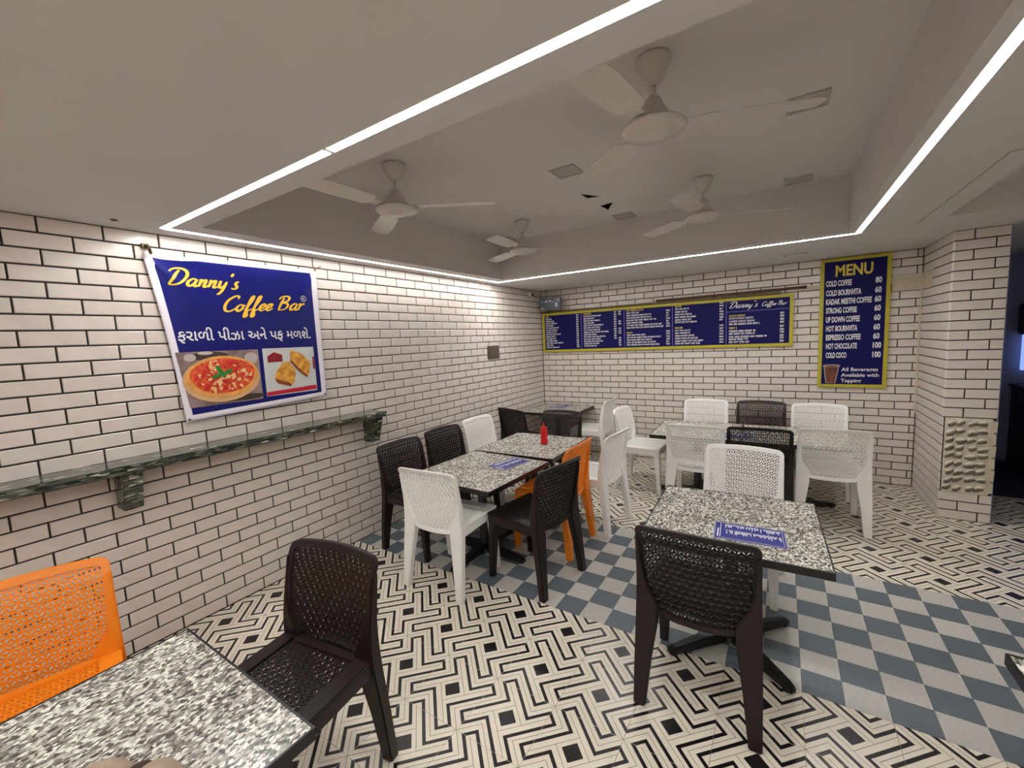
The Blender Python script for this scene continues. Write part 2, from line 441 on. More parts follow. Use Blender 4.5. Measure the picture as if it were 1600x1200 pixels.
tray(RX0, RX1, RY0, RY1, REC); tray(SX0, SX1, SY0, SY1, H + 0.16)
cb.poly([(SX0, SY0, H + 0.16), (SX1, SY0, H + 0.16), (SX1, SY1, H + 0.16), (SX0, SY1, H + 0.16)])
HOLES = [[(1.616, 2.96), (1.715, 3.117), (1.614, 3.086)], [(1.63, 3.343), (1.75, 3.321), (1.647, 3.491)]]
outer = [Vector((RX0, RY0, 0)), Vector((RX1, RY0, 0)), Vector((RX1, RY1, 0)), Vector((RX0, RY1, 0))]
loops = [outer] + [[Vector((x, y, 0)) for x, y in h] for h in HOLES]
flat = [p for l in loops for p in l]
cb.raw([(p.x, p.y, REC) for p in flat], [tuple(t) for t in tessellate_polygon(loops)])
cb.box(-0.1, RIGHT_X + 0.1, FRONT_Y, PASS_Y, 2.90, 2.95)
ceiling = struct(cb.build('ceiling', 'ceiling_paint', recalc=False))
for h in HOLES:
    b = MB(); cx = sum(p[0] for p in h) / 3; cy = sum(p[1] for p in h) / 3
    b.loft([[(x, y, REC) for x, y in h], [(cx + 1.3 * (x - cx), cy + 1.3 * (y - cy), REC + 0.12) for x, y in h]], cap=False)
    b.poly([(cx + 1.3 * (x - cx), cy + 1.3 * (y - cy), REC + 0.12) for x, y in h])
    b.build('torn_hole', 'void_dark', ceiling)
    f = MB(); a, c = h[0], h[2]; d = ((a[0] + c[0]) / 2 + 0.02, (a[1] + c[1]) / 2)
    f.hexa([(a[0], a[1], REC - 0.001), (c[0], c[1], REC - 0.001), (d[0] + 0.02, d[1] + 0.01, REC - 0.03), (d[0] + 0.015, d[1], REC - 0.03), (a[0] + 0.004, a[1], REC), (c[0] + 0.004, c[1], REC), (d[0] + 0.026, d[1] + 0.01, REC - 0.026), (d[0] + 0.02, d[1], REC - 0.026)])
    f.build('torn_flap', 'ceiling_paint', ceiling)
# joint line along the second tray
b = MB(); b.box(3.666, 3.674, 2.535, 3.95, H - 0.003, H + 0.001); b.box(3.666, 4.9, 2.531, 2.539, H - 0.003, H + 0.001)
b.build('joint_line', 'cover_paint', ceiling)
# hatch covers in the tray
for k, (x, y, lab) in enumerate(((1.72, 2.51, 'square flush cover panel in the tray ceiling, beside the torn holes'), (2.985, 2.49, 'large looking square cover panel right of the nearest ceiling fan'), (2.98, 3.735, 'square cover panel at the far right of the tray ceiling'), (1.70, 3.755, 'square cover panel behind the torn holes in the ceiling'), (0.43, 3.76, 'square cover panel beside the farthest small ceiling fan'))):
    t = thing('ceiling_cover', lab, 'cover panel', (x, y, REC), 0, 'cover panels in the tray ceiling')
    b = MB(); b.box(-0.066, 0.066, -0.066, 0.066, -0.004, 0.0); b.build('panel', 'cover_paint', t)
    b = MB()
    for q in ((-0.085, 0.085, -0.085, -0.07), (-0.085, 0.085, 0.07, 0.085), (-0.085, -0.07, -0.07, 0.07), (0.07, 0.085, -0.07, 0.07)): b.box(q[0], q[1], q[2], q[3], -0.007, 0.0)
    b.build('frame', 'cover_paint', t, bevel=0.001)
t = thing('downlight_cap', 'tiny dark round hole cap in the ceiling above the left wall', 'cap', (0.165, 0.68, H))
b = MB(); b.lathe([(0.016, 0.0), (0.016, -0.004), (0.011, -0.005)], 14); b.build('rim', 'switch_plate', t)
b = MB(); b.lathe([(0.010, -0.003), (0.010, -0.006)], 14); b.build('cap', 'void_dark', t)
t = thing('round_cover', 'faint round blanking disc on the soffit above the menu board', 'cover', (3.0, 4.73, H))
b = MB(); b.lathe([(0.10, 0.0), (0.10, -0.004), (0.09, -0.006)], 32); b.build('rim', 'cover_paint', t)
b = MB(); b.lathe([(0.085, -0.004), (0.08, -0.0075)], 32); b.build('disc', 'ceiling_paint', t)

# ------------------------------------------------------------------ LED strips round the tray
def led(name, label, x0, y0, x1, y1, glow='led_glow'):
    dx, dy = x1 - x0, y1 - y0; l = hypot(dx, dy)
    t = thing(name, label, 'led strip', (x0, y0, H), atan2(dy, dx), 'LED strips round the ceiling tray')
    b = MB(); b.box(0, l, -0.0165, 0.0165, -0.0014, 0.004); b.build('diffuser', glow, t)
    c = MB(); c.box(0, l, -0.020, -0.0168, -0.0012, 0.004); c.box(0, l, 0.0168, 0.020, -0.0012, 0.004); c.build('channel', 'fan_enamel', t)
LX0, LX1, LY0, LY1 = 0.150, 3.362, 0.880, 4.0
led('led_strip', 'bright LED strip along the back edge of the ceiling tray', LX0, LY1, LX1, LY1, 'led_glow_back')
led('led_strip', 'bright LED strip along the tray edge above the blue banner', LX0, LY0, LX0, LY1, 'led_glow_left')
led('led_strip', 'short LED strip segment from the banner corner to the dark joint', LX0, LY0, 1.575, LY0 - 0.005)
led('led_strip', 'long LED strip segment crossing the top of the picture', 1.60, LY0 - 0.005, LX1, LY0 - 0.02)
led('led_strip', 'bright LED strip down the right side of the ceiling tray', LX1, LY1, LX1, LY0, 'led_glow_right')
# unseen fill strips added behind the camera to brighten the room
led('led_strip', 'LED strip over the shop front behind the viewer, nearer one', 0.4, -0.9, 5.4, -0.9)
led('led_strip', 'LED strip over the shop front behind the viewer, farther one', 0.4, -2.0, 5.4, -2.0)

# ------------------------------------------------------------------ ceiling fans
def fan(label, x, y, rz):
    t = thing('ceiling_fan', label, 'ceiling fan', (x, y, REC), rz, 'white ceiling fans in the tray')
    b = MB(); b.lathe([(0.066, 0.0), (0.068, -0.012), (0.060, -0.03), (0.036, -0.085), (0.022, -0.10)], 28); b.build('canopy', 'fan_enamel', t, smooth=True)
    b = MB(); b.lathe([(0.011, -0.09), (0.011, -0.15)], 14); b.build('rod', 'fan_enamel', t, smooth=True)
    b = MB(); b.lathe([(0.016, -0.135), (0.030, -0.15), (0.045, -0.185), (0.072, -0.225), (0.086, -0.240)], 28); b.build('motor_cover', 'fan_enamel', t, smooth=True)
    b = MB(); b.lathe([(0.086, -0.240), (0.092, -0.243), (0.092, -0.250)], 28); b.build('gap_ring', 'fan_shadow_gap', t)
    b = MB(); b.lathe([(0.118, -0.250), (0.126, -0.256), (0.122, -0.266), (0.10, -0.276), (0.072, -0.281), (0.070, -0.285), (0.03, -0.290), (0.006, -0.291)], 32); b.build('motor', 'fan_enamel', t, smooth=True)
    for k in range(3):
        a = 2 * pi * k / 3; b = MB(); rings = []
        for (r, hw, dz) in ((0.10, 0.022, -0.246), (0.17, 0.024, -0.246), (0.20, 0.055, -0.247), (0.40, 0.062, -0.249), (0.56, 0.056, -0.252), (0.585, 0.04, -0.252)):
            tw = 0.16 * hw if r > 0.18 else 0
            pts = [(r, -hw, dz - tw), (r, hw, dz + tw), (r, hw, dz + tw + 0.003), (r, -hw, dz - tw + 0.003)]
            rings.append([(p[0] * cos(a) - p[1] * sin(a), p[0] * sin(a) + p[1] * cos(a), p[2]) for p in pts])
        b.loft(rings); b.build('blade', 'fan_enamel', t)
fan('largest, nearest white ceiling fan, right of the LED line', 2.46, 1.72, radians(20))
fan('white ceiling fan nearest the banner, left side of the tray', 0.96, 1.76, radians(30))
fan('white ceiling fan on the right in front of the menu boards', 2.42, 3.24, radians(25))
fan('smallest, farthest white ceiling fan near the tray corner', 0.92, 3.29, radians(35))

# ------------------------------------------------------------------ lettering helpers
def text2d(body, size=1.0, sx=1.0, shear=0.0, weight=0.0, align='LEFT'):
    c = bpy.data.curves.new('t', 'FONT'); c.body = body; c.size = size; c.shear = shear; c.offset = weight * size; c.align_x = align
    c.resolution_u = 3; c.fill_mode = 'FRONT'
    o = bpy.data.objects.new('t', c); COL.objects.link(o)
    dg = bpy.context.evaluated_depsgraph_get(); dg.update()
    me = bpy.data.meshes.new_from_object(o.evaluated_get(dg))
    v = [(p.co.x * sx, p.co.y) for p in me.vertices]; f = [tuple(p.vertices) for p in me.polygons]
    bpy.data.objects.remove(o); bpy.data.curves.remove(c); bpy.data.meshes.remove(me)
    return v, f
def fit_text(body, x0, x1, z, hgt, weight=0.02, shear=0.0):
    """text on baseline z from x0 to x1, capital height hgt"""
    v, f = text2d(body, 1.0, 1.0, shear, weight)
    a = min(p[0] for p in v); bb = max(p[0] for p in v); top = max(p[1] for p in v); bot = min(0, min(p[1] for p in v))
    cap = 0.73
    return [((x0 + (p[0] - a) / (bb - a) * (x1 - x0)), z + p[1] / cap * hgt) for p in v], f
GL = {
 'D': (0.78, [[(0.30, .92), (.18, .5), (.08, .05)], [(-.08, .80), (.05, .97), (.35, 1.02), (.62, .88), (.70, .6), (.58, .25), (.35, .04), (.08, .02)]]),
 'a': (0.50, [[(.38, .40), (.22, .46), (.06, .3), (.04, .1), (.14, 0), (.28, .12), (.38, .40)], [(.40, .44), (.33, .12), (.40, 0), (.52, .10)]]),
 'n': (0.44, [[(.02, .36), (.08, .44), (.06, .2), (.03, 0)], [(.05, .18), (.18, .4), (.28, .43), (.28, .25), (.26, .05), (.33, 0), (.44, .10)]]),
 'y': (0.46, [[(.02, .36), (.08, .44), (.06, .15), (.14, .02), (.28, .15), (.36, .42)], [(.37, .44), (.30, 0), (.18, -.33), (.06, -.40)]]),
 "'": (0.20, [[(.09, 1.0), (.04, .78)]]),
 's': (0.40, [[(.0, .05), (.14, 0), (.26, .1), (.2, .25), (.14, .36), (.22, .48), (.26, .44)]]),
 'C': (0.62, [[(.60, .80), (.62, .96), (.44, .98), (.16, .72), (.06, .36), (.14, .06), (.36, 0), (.62, .2)]]),
 'o': (0.44, [[(.2, .44), (.06, .3), (.05, .1), (.16, 0), (.30, .12), (.33, .32), (.2, .44)], [(.31, .38), (.44, .34)]]),
 'f': (0.37, [[(.02, .1), (.2, .45), (.32, .85), (.28, 1.0), (.2, .85), (.12, .3), (.06, -.25), (.1, -.40), (.2, -.3), (.16, -.02), (.36, .12)]]),
 'e': (0.37, [[(.04, .14), (.22, .22), (.3, .38), (.2, .45), (.06, .3), (.05, .1), (.16, 0), (.38, .14)]]),
 'B': (0.68, [[(.22, .92), (.12, .5), (.05, .03)], [(-.06, .78), (.08, .96), (.36, 1.0), (.52, .86), (.44, .66), (.2, .54), (.46, .48), (.52, .26), (.36, .06), (.05, .02)]]),
 'r': (0.36, [[(.02, .36), (.08, .44), (.05, 0)], [(.05, .15), (.16, .36), (.28, .44), (.32, .36)]]),
 ' ': (0.30, [])}
def script(body, wid, shear=0.30):
    """brush-script strokes as ribbons, unit capital height; returns list of quads strips (2D)"""
    out = []; x = 0
    for ch in body:
        adv, strokes = GL[ch]
        for st in strokes:
            pts = []
            n = len(st)
            for i in range(n - 1):
                p0, p1, p2, p3 = st[max(i - 1, 0)], st[i], st[i + 1], st[min(i + 2, n - 1)]
                for k in range(5):
                    t = k / 5
                    pts.append(tuple(0.5 * (2 * p1[c] + (p2[c] - p0[c]) * t + (2 * p0[c] - 5 * p1[c] + 4 * p2[c] - p3[c]) * t * t + (3 * p1[c] - p0[c] - 3 * p2[c] + p3[c]) * t ** 3) for c in (0, 1)))
            pts.append(st[-1])
            L_, R_ = [], []
            for i, p in enumerate(pts):
                a, b_ = pts[max(i - 1, 0)], pts[min(i + 1, len(pts) - 1)]
                d = (b_[0] - a[0], b_[1] - a[1]); l = hypot(*d) or 1; d = (d[0] / l, d[1] / l)
                e = i / (len(pts) - 1); wq = wid * (0.62 + 0.38 * sin(pi * e)) * (0.8 + 0.35 * abs(d[1]))
                for S, sg in ((L_, 1), (R_, -1)):
                    q = (p[0] - d[1] * wq * sg * 0.5, p[1] + d[0] * wq * sg * 0.5)
                    S.append((x + q[0] + shear * q[1], q[1]))
            out.append((L_, R_))
        x += adv
    return out, x
def add_script(mb, body, x0, x1, z, hgt, place, wid, m, slope=0.0):
    st, adv = script(body, wid); sc = (x1 - x0) / (adv + 0.12)
    for L_, R_ in st:
        P = lambda q: place(x0 + q[0] * sc, z + q[1] * hgt + slope * q[0] * sc)
        for i in range(len(L_) - 1): mb.poly([P(L_[i]), P(R_[i]), P(R_[i + 1]), P(L_[i + 1])], m)
tr = random.Random(11)
def pseudo(mb, x0, x1, z, hgt, place, m):
    """a line of print too small to read: separate letter strokes in words"""
    x = x0; lw = hgt * 0.62; n = 0
    while x < x1 - lw * 0.4:
        if n >= tr.randint(3, 8): x += lw * 0.7; n = 0; continue
        a, b_ = x, min(x + lw * 0.82, x1)
        hb = hgt * 0.30
        for (p, q, r, s) in ((a, a + lw * 0.30, z, z + hgt), (a + lw * 0.30, b_, z + (0 if tr.random() < 0.6 else hgt * .6), z + hb if tr.random() < 0.5 else z + hgt * .4), (a + lw * 0.30, b_, z + hgt * .68, z + hgt), (b_ - lw * 0.26, b_, z + hgt * (.45 if tr.random() < .5 else 0), z + hgt * .68)):
            if q > p and s > r: mb.poly([place(p, r), place(q, r), place(q, s), place(p, s)], m)
        x += lw; n += 1

# ------------------------------------------------------------------ banner on the left wall
def bsurf(y, z):
    d = hypot(y - 0.814, z - 2.142); a = atan2(2.142 - z, y - 0.814)
    fold = 0.010 * exp(-d / 0.16) * sin(a * 17) + 0.006 * exp(-d / 0.55) * sin(a * 9 + 0.6)
    d2 = hypot(y - 1.812, z - 2.15); a2 = atan2(2.15 - z, 1.812 - y)
    fold += 0.005 * exp(-d2 / 0.4) * sin(a2 * 8)
    return 0.022 + fold + 0.010 * sin(2.6 * (y - 0.8)) * (2.142 - z)
def bn(layer): return lambda y, z: (bsurf(y, z) + 0.0011 * layer, y, z)
NS, NT = 60, 56
SS = sorted(set([0.04, 0.957] + [i / NS for i in range(NS + 1)])); TT = sorted(set([0.037, 0.977] + [i / NT for i in range(NT + 1)]))
def bpos(s, t):
    left = 0.916 - 0.102 * t + 0.012 * sin(pi * t); right = 1.807 + 0.005 * t
    bot = 1.197 + 0.035 * s; top = 2.142 + 0.008 * s - 0.010 * sin(pi * min(1, s * 4)) * (s < 0.25)
    y = left + (right - left) * s; z = bot + (top - bot) * t
    return y, z
bb = MB(); idx = {}
for i, s in enumerate(SS):
    for j, t in enumerate(TT):
        y, z = bpos(s, t); idx[i, j] = len(bb.v); bb.v.append((bsurf(y, z), y, z))
for i in range(len(SS) - 1):
    for j in range(len(TT) - 1):
        sc, tc = (SS[i] + SS[i + 1]) / 2, (TT[j] + TT[j + 1]) / 2
        bb.f.append((idx[i, j], idx[i + 1, j], idx[i + 1, j + 1], idx[i, j + 1])); bb.m.append(1 if 0.04 < sc < 0.957 and 0.037 < tc < 0.977 else 0)
banner = thing('banner', 'blue vinyl banner with yellow script and pizza photo on brick wall', 'banner', (0, 0, 0))
sheet = bb.build('sheet', ['banner_white', 'banner_blue'], banner, smooth=True)
sm = sheet.modifiers.new('thickness', 'SOLIDIFY'); sm.thickness = 0.0008; sm.offset = -1
lt = MB()
add_script(lt, "Danny's", 0.905, 1.29, 1.976, 0.094, bn(1), 0.19, 0, 0.0)
add_script(lt, "Coffee Bar", 1.165, 1.70, 1.836, 0.094, bn(1), 0.19, 0, 0.055)
add_script(lt, "Danny's", 0.905, 1.29, 1.976, 0.094, bn(2), 0.13, 1, 0.0)
add_script(lt, "Coffee Bar", 1.165, 1.70, 1.836, 0.094, bn(2), 0.13, 1, 0.055)
lt.build('script_lettering', ['print_outline', 'print_yellow'], sheet, recalc=False)
gb = MB()
v, f = fit_text('ફરાળી પીઝા અને પફ મળશે.', 0.925, 1.725, 1.664, 0.062, 0.012)
gb.raw([bn(1)(y, z) for y, z in v], f)
tag(gb.build('gujarati_lettering', 'print_white', sheet, recalc=False), kind='stuff'); gb = MB()
v, f = fit_text('R', 1.686, 1.702, 1.934, 0.018, 0.01); gb.raw([bn(1)(y, z) for y, z in v], f)
for k in range(20):
    a, c = 2 * pi * k / 20, 2 * pi * (k + 1) / 20; P = bn(1)
    gb.poly([P(1.694 + r * cos(q), 1.943 + r * sin(q)) for r, q in ((0.017, a), (0.0205, a), (0.0205, c), (0.017, c))])
tag(gb.build('registered_mark', 'print_white', sheet, recalc=False), kind='stuff')
def photo_grid(mb, y0, y1, z0, z1, layer, m, skew=0.0, n=10):
    P = bn(layer)
    for i in range(n):
        for j in range(n):
            q = []
            for a, c in ((i, j), (i + 1, j), (i + 1, j + 1), (i, j + 1)):
                z = z0 + (z1 - z0) * c / n; y = y0 + skew * (1 - c / n); y = y + (y1 - y) * a / n; q.append(P(y, z))
            mb.poly(q, m)
def disc(mb, cy, cz, ry, rz, layer, m, n=28, rot=0.0, wob=0.0, seed=0):
    P = bn(layer); pts = []
    for k in range(n):
        t = 2 * pi * k / n; r = 1 + wob * sin(3 * t + seed) + wob * .6 * sin(5 * t + 2 * seed)
        u, v_ = ry * r * cos(t), rz * r * sin(t); pts.append((cy + u * cos(rot) - v_ * sin(rot), cz + u * sin(rot) + v_ * cos(rot)))
    c = P(cy, cz)
    for k in range(n): mb.poly([c, P(*pts[k]), P(*pts[(k + 1) % n])], m)
pz = MB(); photo_grid(pz, 0.902, 1.347, 1.274, 1.598, 1, 0, 0.04)
disc(pz, 0.97, 1.565, 0.03, 0.022, 1.6, 1); disc(pz, 1.30, 1.545, 0.04, 0.035, 1.6, 1); disc(pz, 1.05, 1.588, 0.04, 0.010, 1.6, 1)
disc(pz, 1.07, 1.57, 0.10, 0.026, 1.3, 8); disc(pz, 1.24, 1.30, 0.12, 0.02, 1.3, 8)
disc(pz, 1.130, 1.428, 0.212, 0.140, 2, 2, rot=0.02); disc(pz, 1.132, 1.440, 0.200, 0.127, 3, 3, rot=0.02, wob=0.015)
disc(pz, 1.134, 1.447, 0.178, 0.106, 4, 4, rot=0.02, wob=0.02)
zr = random.Random(5)
for k in range(84):
    t = zr.uniform(0, 2 * pi); r = sqrt(zr.random()) * 0.9
    disc(pz, 1.134 + 0.17 * r * cos(t), 1.447 + 0.10 * r * sin(t), zr.uniform(.008, .022), zr.uniform(.005, .012), 5 + 0.02 * k, 5 if k % 2 else 6, 9, zr.uniform(0, 3), 0.15, k)
for (dy, dz, l, a) in ((-0.018, 0.030, 0.030, 2.0), (-0.030, -0.006, 0.036, 3.5), (0.025, 0.012, 0.032, 0.4), (0.002, 0.0, 0.024, 5.0)):
    disc(pz, 1.128 + dy, 1.455 + dz, l, 0.013, 7, 7, 12, a)
pz.build('pizza_photo', ['photo_table', 'cup_plastic', 'wood_board', 'crust', 'sauce', 'cheese', 'tomato', 'basil', 'brown_cloth'], sheet, recalc=False)
pf = MB(); photo_grid(pf, 1.373, 1.735, 1.284, 1.601, 1, 0)
def flat(mb, pts, layer, m):
    P = bn(layer); c = (sum(p[0] for p in pts) / len(pts), sum(p[1] for p in pts) / len(pts))
    for k in range(len(pts)): mb.poly([P(*c), P(*pts[k]), P(*pts[(k + 1) % len(pts)])], m)
flat(pf, [(1.40, 1.508), (1.40, 1.548), (1.445, 1.575), (1.50, 1.555), (1.50, 1.508)], 2, 1)
flat(pf, [(1.435, 1.395), (1.448, 1.44), (1.50, 1.502), (1.545, 1.505), (1.585, 1.43), (1.57, 1.365), (1.535, 1.335), (1.45, 1.365)], 2, 2)
flat(pf, [(1.435, 1.395), (1.45, 1.365), (1.535, 1.335), (1.55, 1.345), (1.53, 1.36), (1.46, 1.39)], 3, 3)
flat(pf, [(1.56, 1.585), (1.55, 1.505), (1.60, 1.44), (1.66, 1.385), (1.68, 1.40), (1.70, 1.49), (1.64, 1.555)], 3, 2)
flat(pf, [(1.55, 1.505), (1.60, 1.44), (1.66, 1.385), (1.672, 1.395), (1.61, 1.455), (1.565, 1.51)], 4, 3)
flat(pf, [(1.375, 1.287), (1.735, 1.293), (1.725, 1.325), (1.375, 1.312)], 2, 4)
flat(pf, [(1.718, 1.44), (1.733, 1.44), (1.733, 1.53), (1.72, 1.53)], 2, 1)
pf.build('puff_photo', ['photo_light', 'ketchup_print', 'puff', 'puff_dark', 'red_print'], sheet, recalc=False)
b = MB(); b.tube([(0.0, 0.835, 2.175), (0.03, 0.835, 2.172), (0.045, 0.842, 2.155), (0.03, 0.85, 2.135)], 0.008, 8); b.box(0.0, 0.02, 0.82, 0.85, 2.162, 2.186); b.build('clip', 'hook_metal', banner)
b = MB(); b.tube([(0.0, 1.80, 2.175), (0.025, 1.805, 2.168), (0.035, 1.80, 2.145)], 0.004, 8); b.tube([(0.02, 1.81, 2.162), (0.02, 1.86, 2.19)], 0.0025, 6); b.build('clip', 'hook_metal', banner)
for y, z in ((0.93, 1.21), (1.795, 1.247)):
    b = MB(); b.lathe([(0.006, 0), (0.006, 0.004), (0.003, 0.006)], 10); me = b.mesh('nail', ['camera_black'])
    o = link('nail', me, banner, (bsurf(y, z), y, z)); o.rotation_euler = (0, pi / 2, 0)

# ------------------------------------------------------------------ menu boards on the back wall
BY = DEPTH - 0.022
def board(name, label, x0, x1, z0, z1, fw):
    t = thing(name, label, 'menu board', ((x0 + x1) / 2, DEPTH, z0))
    ox, oz = (x0 + x1) / 2, z0
    b = MB(); b.box(x0 - ox + 0.005, x1 - ox - 0.005, -0.022, -0.002, 0.005, z1 - oz - 0.005); face = b.build('face', 'board_blue', t)
    W_, H_ = x1 - x0, z1 - z0
    for (a0, a1, c0, c1) in ((-W_ / 2, W_ / 2, 0, fw), (-W_ / 2, W_ / 2, H_ - fw, H_), (-W_ / 2, -W_ / 2 + fw, fw, H_ - fw), (W_ / 2 - fw, W_ / 2, fw, H_ - fw)):
        b = MB(); b.box(a0, a1, -0.034, -0.002, c0, c1); b.build('frame_rail', 'yellow_frame', t, bevel=0.004)
    return t, face, (lambda x, z, d=0.0006: (x - ox, -0.022 - d, z - oz))
bd, face, P = board('menu_board', 'wide blue menu board in yellow frame with price columns', 0.028, 3.005, 1.388, 1.938, 0.034)
lt = MB()
for x in (0.617, 1.207, 1.794, 2.374): lt.poly([P(x - 0.003, 1.43), P(x + 0.003, 1.43), P(x + 0.003, 1.90), P(x - 0.003, 1.90)], 2)
lt.poly([P(2.374, 1.783), P(2.965, 1.783), P(2.965, 1.788), P(2.374, 1.788)], 2)
add_script(lt, "Danny's", 2.40, 2.69, 1.827, 0.066, P, 0.13, 0); add_script(lt, "Coffee Bar", 2.715, 2.95, 1.828, 0.045, P, 0.13, 0)
c1 = [0.112, 0.154, 0.188, 0.234, 0.188, 0.263, 0.241, 0.226, 0.293, 0.211, 0.207, 0.241, 0.323, 0.162, 0.263]
for k, x in enumerate(c1):
    z = 1.872 - k * 0.0304
    pseudo(lt, 0.079, x + 0.02, z, 0.018, P, 1 if k == 0 else 0); pseudo(lt, 0.545, 0.58 if k < 14 else 0.60, z, 0.018, P, 0)
c2 = [0.742, 0.886, 0.786, 0.86, 0.793, 0.91, 0.867, 0.867, 0.978, 0.823, 0.936, 0.88, 0.896, 0.85, 0.81]
for k, x in enumerate(c2):
    z = 1.876 - k * 0.0304
    pseudo(lt, 0.653, x + 0.02, z, 0.018, P, 1 if k == 0 else 0)
    if k < 12: pseudo(lt, 1.072, 1.105, z, 0.018, P, 0)
    if k in (0, 1, 4, 5, 7, 8, 9, 11, 12, 13, 14): pseudo(lt, 1.132, 1.165, z, 0.018, P, 0)
c3 = [(1.45, 1), (1.40, 0), (1.545, 0), (1.55, 0), (1.61, 0), (1.44, 0), (1.67, 0), (1.74 - 0.05, 0), None, (1.31, 1), (1.47, 0), (1.70 - 0.04, 0), (1.55, 0), (1.61, 0), (1.64, 0)]
for k, q in enumerate(c3):
    if not q: continue
    z = 1.878 - k * 0.0309; pseudo(lt, 1.237, q[0], z, 0.018, P, q[1])
    if k: pseudo(lt, 1.722, 1.765, z, 0.018, P, 0)
c4z = [1.884, 1.852, 1.818, 1.787, 1.755, 1.724, 1.695, 1.630, 1.598, 1.567, 1.535, 1.504, 1.472, 1.442]
c4 = [('', 1.90, 1), ('', 1.985, 0), ('', 1.965, 0), ('', 2.01, 0), ('', 2.055, 0), ('', 2.01, 0), ('', 2.065, 0), ('', 1.91, 1), ('BUTTER SLICE', 1.995, 0), ('', 1.99, 0), ('', 2.04, 0), ('', 2.09, 0), ('', 2.145, 0), ('', 2.11, 0)]
for z, (s, x, m) in zip(c4z, c4):
    if s:
        v, f = fit_text(s, 1.824, x, z, 0.019, 0.02); lt.raw([P(a, c) for a, c in v], f, m)
    else: pseudo(lt, 1.824, x, z, 0.018, P, m)
    pseudo(lt, 2.305, 2.345, z + 0.004, 0.018, P, 0)
c5 = [('GARLIC BREAD', 1.732, 2.56, 1), ('PLAIN GARLIC BREAD', 1.703, 2.64, 0), ('CHEESE GARLIC BREAD', 1.670, 2.655, 0), ('', 1.638, 2.70, 0), ('', 1.595, 2.48, 1), ('', 1.560, 2.66, 0), ('', 1.531, 2.655, 0), ('', 1.496, 2.77, 0), ('', 1.469, 2.59, 0), ('', 1.438, 2.60, 0)]
for s, z, x, m in c5:
    if s:
        v, f = fit_text(s, 2.403, x, z, 0.02, 0.02); lt.raw([P(a, c) for a, c in v], f, m)
    else: pseudo(lt, 2.403, x, z, 0.02, P, m)
    pseudo(lt, 2.888, 2.93, z, 0.02, P, 0)
tag(lt.build('lettering', ['print_white', 'print_menu_yellow', 'print_line'], face, recalc=False), kind='stuff')

bd2, face, P = board('menu_board', 'tall blue beverage menu board headed MENU in yellow frame', 3.224, 3.765, 0.957, 2.243, 0.032)
def line(body, x0, x1, z, h, wt, m):
    q = MB(); v, f = fit_text(body, x0, x1, z, h, wt); q.raw([P(a, c) for a, c in v], f); q.build('text_line', m, face, recalc=False)
line('MENU', 3.345, 3.632, 2.068, 0.108, 0.03, 'print_menu_yellow')
items = [('COLD COFFEE', '80', 3.474), ('COLD BOURNVITA', '60', 3.55), ('KADAK MEETHI COFFEE', '60', 3.631), ('STRONG COFFEE', '60', 3.521), ('UP DOWN COFFEE', '60', 3.546), ('HOT BOURNVITA', '60', 3.531), ('ESPRESSO COFFEE', '60', 3.558), ('HOT CHOCOLATE', '100', 3.532), ('COLD COCO', '100', 3.453)]
rows = [1.975, 1.882, 1.795, 1.708, 1.618, 1.528, 1.440, 1.351, 1.260]
for k, ((s, p, x), z) in enumerate(zip(items, rows)):
    line(s, 3.272 + 0.002 * k, x, z - 0.002, 0.054, 0.035, 'print_white')
    line(p, 3.652, 3.70 if len(p) == 2 else 3.715, z, 0.054, 0.035, 'print_white')
for s, x, z in (('All Beverages', 3.70, 1.122), ('Available with', 3.708, 1.066), ('Topping', 3.575, 1.010)):
    line(s, 3.416, x, z, 0.036, 0.02, 'print_white')
cp = MB()
cp.poly([P(3.292, 1.0), P(3.372, 1.0), P(3.40, 1.175), P(3.272, 1.175)], 0)
cp.poly([P(3.298, 1.004, .0012), P(3.366, 1.004, .0012), P(3.392, 1.165, .0012), P(3.280, 1.165, .0012)], 1)
cp.poly([P(3.336 + 0.072 * cos(2 * pi * k / 20), 1.178 + 0.012 * sin(2 * pi * k / 20), .0016) for k in range(20)], 0)
cp.poly([P(3.336 + 0.058 * cos(2 * pi * k / 20), 1.175 + 0.008 * sin(2 * pi * k / 20), .0022) for k in range(20)], 1)
cp.build('cup_picture', ['cup_plastic', 'coffee'], face, recalc=False)

# battens lying along the top of the wide board
t = thing('wooden_batten', 'long dark olive batten resting along the wide menu board top', 'batten', (0.03, DEPTH - 0.04, 1.940))
b = MB(); b.box(0.0, 2.86, -0.014, 0.03, 0.0, 0.024); b.build('bar', 'olive_batten', t, bevel=0.002)
for x in (0.10, 2.2):
    b = MB(); b.box(x, x + 0.035, -0.018, 0.034, 0.0, 0.03); b.build('tie', 'brown_rod', t)
t = thing('brown_rod', 'brown rod on the olive batten, its end reaching past the board', 'rod', (1.61, DEPTH - 0.042, 1.978))
b = MB(); b.tube([(0, 0, 0), (1.49, 0, 0.012)], 0.013, 10); b.build('pole', 'brown_rod', t, smooth=True)
b = MB(); b.tube([(1.485, 0, 0.012), (1.50, 0, 0.012)], 0.016, 10); b.build('end_cap', 'camera_black', t)

